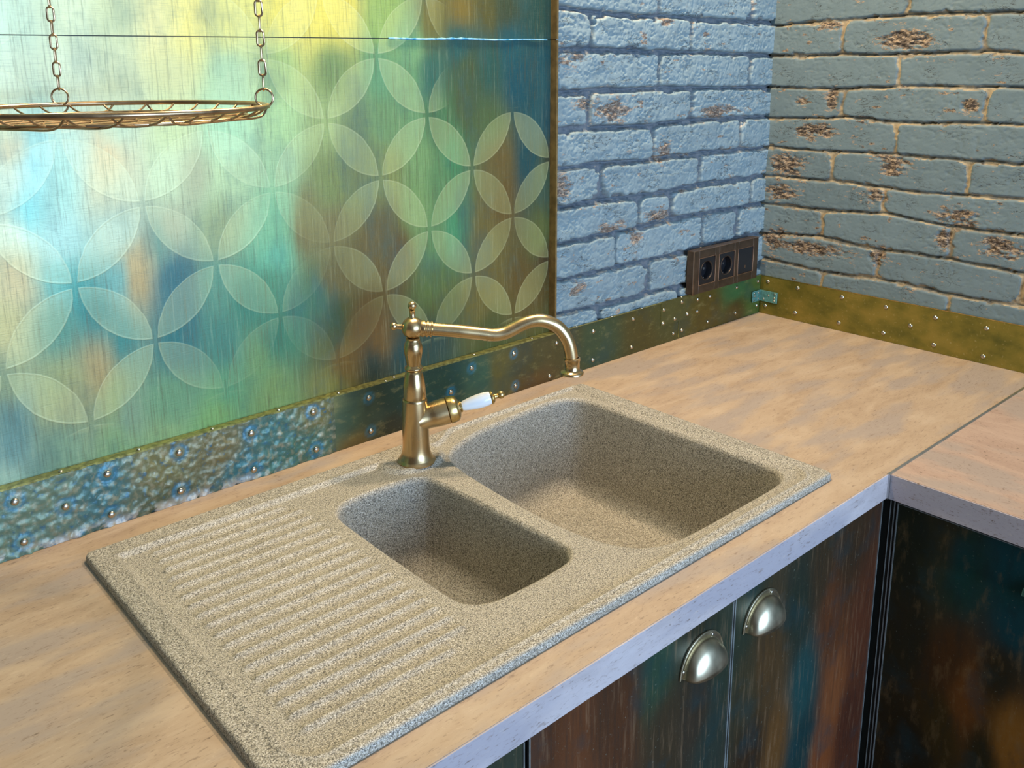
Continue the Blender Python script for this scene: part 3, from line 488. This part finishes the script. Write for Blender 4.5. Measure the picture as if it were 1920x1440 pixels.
# rounded outer edge
t=np.clip(dO/.0042,0,1); Z=Z-.0042*(1-np.sqrt(np.clip(1-(1-t)**2,0,1)))
Z=np.where(dO<1e-5,.0003,Z)
# drainer ribs and gentle fall
inn=sst(-1.494,-1.480,X)*sst(-1.280,-1.300,X-.030*sst(-.485,-.515,Y)*-1)
for j in range(18):
    yk=-.1165-.0224*j; wd=.0043
    xl=-1.472-.012*sst(-.12,-.25,yk*np.ones(1))[0]; xr=-1.292-(.03 if j==17 else 0)-(.014 if j==0 else 0)
    dx=np.maximum(np.maximum(xl-X,X-xr),0); q=np.sqrt((dx*.7)**2+(Y-yk)**2)/wd
    Z=Z+.0032*np.exp(-np.abs(q)**2.4)
Z=Z-.0016*sst(-1.50,-1.30,X)*sst(-1.275,-1.30,X)*sst(-.10,-.12,Y)*sst(-.525,-.505,Y)
rl=.006
for d in (dB,dS):
    k=(d<rl)&(d>=-.002); dd=np.clip(d,0,rl); Z=np.where(k,Z-(rl-np.sqrt(np.clip(rl**2-(rl-dd)**2,0,1))),Z)
fc=lambda A:(A[:-1,:-1]+A[1:,:-1]+A[1:,1:]+A[:-1,1:])/4
drop=(np.maximum(np.maximum(dB[:-1,:-1],dB[1:,:-1]),np.maximum(dB[1:,1:],dB[:-1,1:]))<=1e-9)|(np.maximum(np.maximum(dS[:-1,:-1],dS[1:,:-1]),np.maximum(dS[1:,1:],dS[:-1,1:]))<=1e-9)
grid('sink_top',X,Y,lambda a,b_:(X,Y,Z),M['granite'],sk,drop=drop)
def bowl(PL,depth,name,label,fil=.035):
    P=np.array(PL)[:,:2]; n=len(P); T=np.roll(P,-1,0)-np.roll(P,1,0); T/=np.linalg.norm(T,axis=1)[:,None]; N=np.stack([T[:,1],-T[:,0]],1)
    cen=P.mean(0)
    if ((P-cen)*N).sum()<0: N=-N
    zt=ZT-.0042; rings=[]
    for s_,z in ((.0007,-.0045),(.0,-.0062),(-.0004,-.008)): rings.append((s_,zt+z))
    dr=math.tan(math.radians(4.2)); zz=np.linspace(-.012,-(depth-fil),10)
    for z in zz: rings.append((z*dr,zt+z))
    s1=rings[-1][0]
    for a in np.linspace(8,86,10): rings.append((s1-fil*(1-math.cos(math.radians(a))),zt-(depth-fil)-fil*math.sin(math.radians(a))))
    s2,z2=rings[-1]; v=[]
    for s_,z in rings:
        Q=P+N*s_; v+= [(x,y,z) for x,y in Q]
    Q=P+N*s2
    for k_ in (.8,.5,.2): v+=[(*(cen+(q-cen)*k_),z2-.0005*(1-k_)) for q in Q]
    m=len(v)//n; f=[(i*n+j,i*n+(j+1)%n,(i+1)*n+(j+1)%n,(i+1)*n+j) for i in range(m-1) for j in range(n)]
    f.append(tuple(range((m-1)*n,m*n)))
    b=MB().add(v,f,True); o=b.build(name,M['granite'],sk); o['label']=label; o.data.flip_normals()
    return o
bowl(BIG,.172,'bowl','large main bowl'); bowl(SM,.135,'bowl','small half bowl',.032)
# ---------------------------------------------------------------- tap
FX,FY=-1.0900,-.1270
fa=thing('tap',(FX,FY,ZT),'antique brass kitchen mixer tap with white porcelain lever standing behind the bowls','tap')
T0=Matrix.Translation((FX,FY,0))
def smooth_prof(P,n=5): return [tuple(p) for p in catmull(P,n)]
b=MB(); b.lathe([(.0278,.0098),(.0280,.0125),(.0262,.0145)]+smooth_prof([(.0252,.0155),(.0215,.0240),(.0198,.0360),(.0196,.052),(.0194,.070),(.0188,.090),(.0178,.1070)])+[(.0170,.1082)],T0,48)
b.build('lower_body',M['brass'],fa)
b=MB(); b.lathe([(.0160,.1078)]+smooth_prof([(.0162,.1100),(.0163,.116),(.0156,.130),(.0128,.1455),(.0106,.1500)])+smooth_prof([(.0112,.1508),(.0131,.1530),(.0131,.1555),(.0106,.1580)],4)+smooth_prof([(.0098,.1590),(.0112,.167),(.0134,.180),(.0126,.190),(.0098,.1965),(.0102,.2000)]),T0,48)
b.build('upper_body',M['brass'],fa)
HZ=.2146
b=MB().ball((FX,FY,HZ),.0160,28); b.build('ball_joint',M['brass'],fa)
b=MB().lathe([(.0060,HZ+.014),(.0042,HZ+.017),(.0040,HZ+.0245),(.0052,HZ+.0262)],T0,24).ball((FX,FY,.2470),.0064,20); b.build('finial',M['brass'],fa)['label']='ball finial on top'
az=math.radians(-35); D=Vector((math.cos(az),math.sin(az),0)); dn=Vector((0,0,0))
def onax(d,z): return Vector((FX,FY,0))+D*d+Vector((0,0,z))
ax=(onax(.0675,.2068)-onax(0,HZ)).normalized()
def frame(o,d): return Matrix.Translation(o)@d.to_track_quat('Z','Y').to_matrix().to_4x4()
Fs=frame(onax(0,HZ),ax); Fb=frame(onax(0,HZ),-ax)
b=MB().lathe([(.0050,.013),(.0038,.0165),(.0036,.023)],Fb,24).ball(onax(0,HZ)-ax*.0270,.0056,20); b.build('finial',M['brass'],fa)['label']='ball finial at the back'
b=MB().lathe([(.0112,.011),(.0122,.0140),(.0122,.0165),(.0108,.0172),(.0108,.0190),(.0120,.0198),(.0120,.0218),(.0106,.0226),(.0106,.0250),(.0118,.0258),(.0118,.0275),(.0098,.0285)],Fs,40); b.build('collar',M['brass'],fa)
SP=[(.0200,.2125),(.045,.2095),(.0700,.2062),(.0962,.2020),(.1150,.1992),(.1310,.2010),(.1440,.2065),(.1560,.2125),(.1697,.2172),(.1833,.2182),(.1969,.2145),(.2087,.2078),(.2180,.1970),(.2246,.1840),(.2282,.1700),(.2302,.1560),(.2310,.1480)]
b=MB().tube([onax(p[0],p[1]) for p in catmull(SP,6)],.0096,24); b.build('spout',M['brass'],fa)['label']='curved swivel spout'
e=onax(.2310,0); Te=Matrix.Translation((e.x,e.y,0))
b=MB().lathe([(.0098,.1600),(.0118,.1595),(.0118,.1555),(.0110,.1545),(.0110,.1420),(.0122,.1400),(.0160,.1388),(.0172,.1370),(.0172,.1345),(.0140,.1335),(.0095,.1335),(.0095,.1375),(.0001,.1375)],Te,40,cap=False); b.build('spout_nozzle',M['brass'],fa)
az2=math.radians(-30); D2=Vector((math.cos(az2),math.sin(az2),0)); v0=Vector((FX,FY,.0742)); dv_=(D2*.0600+Vector((0,0,.0135))).normalized(); F2=frame(v0,dv_)
b=MB().lathe(smooth_prof([(.0192,.004),(.0182,.014),(.0180,.022),(.0192,.030),(.0196,.040)])+[(.0196,.0485),(.0180,.0495)],F2,48); b.build('valve_housing',M['brass'],fa)
b=MB().lathe([(.0180,.0495),(.0200,.0500),(.0202,.0520)]+smooth_prof([(.0200,.0560),(.0180,.0625),(.0120,.0665),(.0070,.0680)]),F2,48); b.build('valve_cap',M['brass_gold'],fa)
hl=MB().lathe([(.0060,.0665),(.0085,.0680),(.0085,.0700),(.0062,.0710)],F2,32).build('handle',M['brass_gold'],fa)
b=MB().lathe(smooth_prof([(.0062,.0708),(.0078,.0760),(.0098,.088),(.0106,.100),(.0100,.110),(.0088,.1150)]),F2,36); b.build('porcelain_grip',M['porcelain'],hl)['label']='white porcelain grip'
b=MB().lathe([(.0092,.1145),(.0098,.1158),(.0096,.1178),(.0070,.1200),(.0040,.1212),(.0036,.1250),(.0046,.1262)],F2,32).ball(v0+dv_*.1305,.0060,20); b.build('end_knob',M['brass_gold'],hl)
for o in (hl,): pass
# ---------------------------------------------------------------- sockets
so=thing('socket_panel',(-.1615,-.004,.141),'triple bronze socket plate with two round black sockets on the blue bricks near the corner','socket')
cxs=(-.2330,-.1615,-.0900); b=MB()
zb,zt2=.0935,.1885; x0,x1=-.2820,-.0410
fx=[x0,cxs[0]-.0285,cxs[0]+.0285,cxs[1]-.0285,cxs[1]+.0285,cxs[2]-.0285,cxs[2]+.0285,x1]
for i in range(0,8,2): b.box(fx[i],fx[i+1],-.0150,.0020,zb,zt2)
for c_ in cxs: b.box(c_-.0285,c_+.0285,-.0150,.0020,zb,.141-.0285); b.box(c_-.0285,c_+.0285,-.0150,.0020,.141+.0285,zt2)
b.build('frame',M['frame'],so,bevel=.0012)
b=MB()
def ring4(mb,a0,a1,b0,b1,w_,y0,y1): mb.box(a0,a0+w_,y0,y1,b0,b1).box(a1-w_,a1,y0,y1,b0,b1).box(a0,a1,y0,y1,b0,b0+w_).box(a0,a1,y0,y1,b1-w_,b1)
for c_ in cxs:
    q=MB(); ring4(q,c_-.0300,c_+.0300,.141-.0300,.141+.0300,.0012,-.0162,-.0148); q.build('bezel',M['copper_line'],so,bevel=.0004)
q=MB().box(x0-.0006,x0+.0010,-.0165,-.0148,zb,zt2).box(x0,x1,-.0160,-.0148,zt2-.001,zt2).build('rim_line',M['copper_line'],so)
def disc(mb,cx,cz,r0,r1,y,n=40):
    v=[];f=[]
    for k_ in range(n):
        a=2*math.pi*k_/n; v+=[(cx+r0*math.cos(a),y,cz+r0*math.sin(a)),(cx+r1*math.cos(a),y,cz+r1*math.sin(a))]
    for k_ in range(n): j=(k_+1)%n; f.append((2*k_,2*j,2*j+1,2*k_+1))
    mb.add(v,f)
for i,c_ in enumerate(cxs[:2]):
    q=MB(); n=48; v=[];f=[]      # square plate with round well
    for k_ in range(n):
        a=2*math.pi*(k_+.5)/n; ca,sa_=math.cos(a),math.sin(a); s_=.0283/max(abs(ca),abs(sa_))
        for (rad,y) in ((s_,-.0140),(.0205,-.0140),(.0195,-.0125),(.0190,.0010)): v.append((c_+rad*ca,y,.141+rad*sa_))
        v.append((c_+.0001*ca,.0010,.141+.0001*sa_))
    for k_ in range(n):
        j=(k_+1)%n
        for r_ in range(4): f.append((5*k_+r_,5*j+r_,5*j+r_+1,5*k_+r_+1))
    q.add(v,f); ins=q.build('socket_insert',M['black'],so)
    q=MB(); Rm=Matrix.Rotation(math.pi/2,4,'X')
    for dx in (-.0095,.0095): q.lathe([(.0026,-.0002),(.0026,.0006)],Matrix.Translation((c_+dx,.0008,.141))@Rm,16)
    q.box(c_-.002,c_+.002,-.006,.001,.141+.0165,.141+.019).box(c_-.002,c_+.002,-.006,.001,.141-.019,.141-.0165); q.build('contacts',M['alu'],ins)
    q=MB(); q.tube([(c_+.0208*math.cos(a),-.0141,.141+.0208*math.sin(a)) for a in np.linspace(0,2*math.pi,40,endpoint=False)],.0007,8,True); q.build('well_rim',M['frame'],ins)
c_=cxs[2]; q=MB().box(c_-.0283,c_+.0283,-.0145,0,.141-.0283,.141+.0283); bl=q.build('blank_module',M['black'],so,bevel=.0008)
MB().box(c_-.0012,c_+.0012,-.0151,-.0144,.124,.130).build('indicator',M['copper_line'],bl)
# ---------------------------------------------------------------- hanging rack
rc=Vector((-1.4993,-.2,.5417)); RR=.15
ra=thing('hanging_rack',rc,'round bronze wire rack hanging on chains in front of the painted panel','hanging rack')
tilt=lambda x,y:-.0055*(x-rc.x)-.0036*(y-rc.y)
def rp(a,r_,dz=0):
    x=rc.x+r_*math.cos(a); y=rc.y+r_*math.sin(a); return (x,y,rc.z+tilt(x,y)+dz)
MB().tube([rp(a,RR) for a in np.linspace(0,2*math.pi,96,endpoint=False)],.0026,12,True).build('rim',M['wire'],ra)
MB().tube([rp(a,RR-.020,-.0095) for a in np.linspace(0,2*math.pi,96,endpoint=False)],.0016,10,True).build('lower_hoop',M['wire'],ra)
b=MB()
for fam,ang in ((0,math.radians(28)),(1,math.radians(118))):
    ca,sa_=math.cos(ang),math.sin(ang)
    for k_ in np.arange(-4.5,5)*.029:
        h_=math.sqrt(max(RR*RR-k_*k_,0)); pts=[]
        for t_ in (-1,-.90,-.72,-.35,0,.35,.72,.90,1):
            l_=t_*h_; dz={1:.0,.90:-.008}.get(abs(t_),-.0105-.0012*fam); x=rc.x+l_*ca-k_*sa_; y=rc.y+l_*sa_+k_*ca; pts.append((x,y,rc.z+tilt(x,y)+dz))
        b.tube([tuple(p_) for p_ in catmull(pts,3)],.00115,8)
b.build('wire_grid',M['wire'],ra)
def link_mesh(mb,c,rot,L=.0178,W=.0090,wr=.00115):
    pts=[]; h_=L/2-W/2; r_=W/2-wr
    for a in np.linspace(0,math.pi,9): pts.append((r_*math.cos(a),h_+r_*math.sin(a)))
    for a in np.linspace(math.pi,2*math.pi,9): pts.append((r_*math.cos(a),-h_+r_*math.sin(a)))
    cr,sr=math.cos(rot),math.sin(rot); mb.tube([(c[0]+p_*cr,c[1]+p_*sr,c[2]+q_) for p_,q_ in pts],wr,8,True)
for ci,adeg in enumerate((-28,92,212)):
    a=math.radians(adeg); P=Vector(rp(a,RR+ (.002 if ci==0 else 0))); 
    dirx=Vector((.755,-.656,0)) if ci==0 else Vector((.80,-.60,0))
    Rg=MB(); rr_=.0090; cc=Vector((P.x,P.y,P.z+rr_-.0008)) + (dirx*-.0052 if ci==0 else Vector((0,0,0)))
    Rg.tube([cc+dirx*(rr_*math.cos(t_))+Vector((0,0,rr_*math.sin(t_))) for t_ in np.linspace(0,2*math.pi,36,endpoint=False)],.0011,8,True)
    Rg.build('hanging_ring',M['wire'],ra)
    ch=bpy.data.objects.new('chain',None); C.objects.link(ch); ch.parent=ra; ch.location=cc-rc; z0=cc.z+rr_-.0018
    base_rot=math.atan2(dirx.y,dirx.x)
    n_=13
    for k_ in range(n_):
        q=MB(); link_mesh(q,(cc.x,cc.y,z0+.0082+k_*.0146),base_rot+(math.pi/2 if k_%2==0 else 0)+.25); q.build('link',M['wire'],ch)
    q=MB(); z1=z0+.0082+n_*.0146; Nn=int((1.66-z1)/.0146)
    for k_ in range(Nn): link_mesh(q,(cc.x,cc.y,z1+k_*.0146),base_rot+(math.pi/2 if (k_+n_)%2==0 else 0)+.25)
    o=q.build('upper_links',M['wire'],ch); o['kind']='stuff'
# ---------------------------------------------------------------- cabinets
FY_,RXF=-.590,-.5770
def door(parent,x0,x1,z0,z1,y,T,mat,name='door'):
    d=MB().box(x0,x1,y+.0012,y+.018,z0,z1).build(name,M['dark'],parent)
    colgrid('door_sheet',x0,x1,z0,z1,y,mat,d,[(*q_[:2],q_[2]*1.3,q_[3]*1.05,q_[4]*.85) for q_ in T],.010,None,.45,warp=.02,sig=.05)
    q=MB()
    for xx in (x0,x1-.0016): q.box(xx,xx+.0016,y-.0012,y+.001,z0,z1)
    q.build('edge_trim',M['alu_dark'],d); return d
M['alu_dark']=metal('steel_blue_trim',(.34,.36,.34),.30,.2,.35)
def pull(parent,cx,cz,y):
    """half-moon cup pull: arched flange and a quarter dome, open below"""
    W,H,Dp=.0410,.0420,.0210
    t=bpy.data.objects.new('cup_pull',None); C.objects.link(t); t.parent=parent; t.location=Vector((cx,y,cz))-wl(parent)
    b=MB(); v=[];f=[]; n=28; m=10
    for i in range(m+1):
        ph=math.pi/2*i/m
        for j in range(n+1):
            th=math.pi*j/n; r_=math.cos(ph)
            v.append((cx+(W-.005)*math.cos(th)*(.999 if i<m else .02)*(r_**.75 if i<m else 1), y-.0020-Dp*math.sin(ph)**.9*math.sin(th)**.35 if 0<j<n else y-.0020-Dp*.0*math.sin(ph), cz+(H-.006)*math.sin(th)*(r_**.9)))
    v=[];f=[]
    for i in range(m+1):
        s_=i/m
        for j in range(n+1):
            th=math.pi*j/n; ex=(W-.0055)*math.cos(th); ez=(H-.006)*math.sin(th)
            # sweep from the flange outline (s=0) out and down to the lower lip (s=1)
            yy=Dp*math.sin(s_*math.pi/2)*math.sin(th)**.6; zz=ez*math.cos(s_*math.pi/2)**1.0
            v.append((cx+ex,y-.0018-yy,cz+zz))
    for i in range(m):
        for j in range(n): a=i*(n+1)+j; f.append((a,a+1,a+n+2,a+n+1))
    b.add(v,f,True); o=b.build('cup',M['pull'],t); sd=o.modifiers.new('s','SOLIDIFY'); sd.thickness=.0014; sd.offset=0
    b=MB(); th=[math.pi*j/n for j in range(n+1)]
    v=[];f=[]
    for a in th: v+=[(cx+W*math.cos(a),y-.0018,cz+H*math.sin(a)),(cx+(W-.0075)*math.cos(a),y-.0018,cz+(H-.0075)*math.sin(a)),(cx+W*math.cos(a),y-.0001,cz+H*math.sin(a))]
    for j in range(n): a=3*j; f+=[(a,a+1,a+4,a+3),(a+2,a,a+3,a+5)]
    b.add(v,f,True); b.build('flange',M['pull'],t)
    b=MB(); b.tube([(cx+W*math.cos(a),y-.0016,cz+H*math.sin(a)) for a in th],.0011,8); b.build('flange_bead',M['pull'],t)
    for a in (math.radians(62),math.radians(14),math.radians(166)):
        b=MB().ball((cx+(W-.0040)*math.cos(a),y-.0020,cz+(H-.0040)*math.sin(a)),.0026,12,Matrix.Rotation(math.pi/2,4,'X'),half=True,sz=.6); b.build('screw',M['rivet'],t)
    return t
ZD0,ZD1=-.800,-.0500
def carcass(t,x0,x1,y0,y1,open_front='y'):
    b=MB().box(x0,x0+.016,y0,y1,-.820,-.0390).box(x1-.016,x1,y0,y1,-.820,-.0390).box(x0,x1,y0,y1,-.820,-.804).box(x0,x1,y1-.008,y1,-.820,-.0390)
    return b.build('carcass',M['dark'],t)
def plinth(t,x0,x1,y0,y1): MB().box(x0,x1,y0,y1,-.900,-.820).build('plinth',M['dark'],t)
c1=thing('base_cabinet',(-.95,-.3,-.90),'sink base cabinet with two dark patina doors and metal cup pulls under the long worktop','cabinet')
carcass(c1,-1.3018,-.6000,-.5710,-.0150); plinth(c1,-1.3018,-.6000,-.52,-.03)
d1=door(c1,-1.3000,-.9620,ZD0,ZD1,FY_,DOORS,M['door']); d1['label']='left door, brown and dark teal'
d2=door(c1,-.9590,-.5870,ZD0,ZD1,FY_,DOORS,M['door']); d2['label']='right door with copper streaks'
pull(d1,-1.0230,-.1075,FY_); pull(d2,-.8980,-.1060,FY_)
c0=thing('base_cabinet',(-1.7,-.3,-.90),'base cabinet at the left beyond the sink cabinet, only a dark door sliver showing','cabinet')
carcass(c0,-2.28,-1.3038,-.5710,-.0150); plinth(c0,-2.28,-1.3038,-.52,-.03)
dd=door(c0,-1.790,-1.3058,ZD0,ZD1,FY_,[(t_[0]-.4,*t_[1:]) for t_ in DOORS],M['door']); dd2=door(c0,-2.275,-1.794,ZD0,ZD1,FY_,[(t_[0]-.9,*t_[1:]) for t_ in DOORS],M['door'])
c2=thing('base_cabinet',(-.3,-.95,-.90),'base cabinet with green black and copper door under the short worktop leg','cabinet')
b=MB().box(-.560,-.0150,-.6160,-.6000,-.820,-.0390).box(-.560,-.0150,-1.44,-1.424,-.820,-.0390).box(-.560,-.0150,-1.44,-.6000,-.820,-.804).box(-.0230,-.0150,-1.44,-.6000,-.820,-.0390); b.build('carcass',M['dark'],c2); MB().box(-.52,-.03,-1.44,-.60,-.90,-.82).build('plinth',M['dark'],c2)
def sdoor(y0,y1,T):
    d=MB().box(RXF+.0012,RXF+.0165,y0,y1,ZD0,ZD1).build('door',M['dark'],c2)
    us=np.linspace(y0,y1,60); zs=np.linspace(ZD0,ZD1,80); U,Zz=np.meshgrid(us,zs,indexing='ij')
    grid('door_sheet',U,Zz,lambda a,b_:(np.full_like(U,RXF),U,Zz),M['door_side'],d,{'pigment':paint(T,U,Zz,.05,.02,.45)},flip=True)
    q=MB()
    for yy in (y1-.0016,y0): q.box(RXF-.0012,RXF+.001,yy,yy+.0016,ZD0,ZD1)
    q.box(RXF-.0008,RXF+.001,y0,y1,ZD1-.0012,ZD1).build('edge_trim',M['alu_dark'],d); return d
sdoor(-1.02,-.6080,RDOOR); sdoor(-1.44,-1.024,[(t_[0]-.45,*t_[1:]) for t_ in RDOOR])
t=c2.children[2] if False else None
fp=thing('corner_post',(-.580,-.594,-.80),'dark corner filler post between the two cabinet fronts','corner post')
MB().box(-.5845,-.5640,-.5840,-.5620,-.880,-.0390).build('post_core',M['dark'],fp)
MB().box(-.5765,-.5650,-.6065,-.5840,-.880,-.0390).build('post_return',M['dark'],fp)
MB().box(-.5775,-.5765,-.6045,-.6030,-.800,-.0500).box(-.5775,-.5765,-.5985,-.5975,-.800,-.0500).build('post_trim',M['alu_dark'],fp)
# small handle glimpsed at the right edge, on the side door
sd=[o for o in c2.children if o.name.startswith('door')][0]
hp=pull(sd,RXF,-.1170,-.8230); hp.rotation_euler=(0,0,-math.pi/2)
for o_ in hp.children: o_.data.materials[0]=M['turq']
hp['label']='turquoise cup pull'
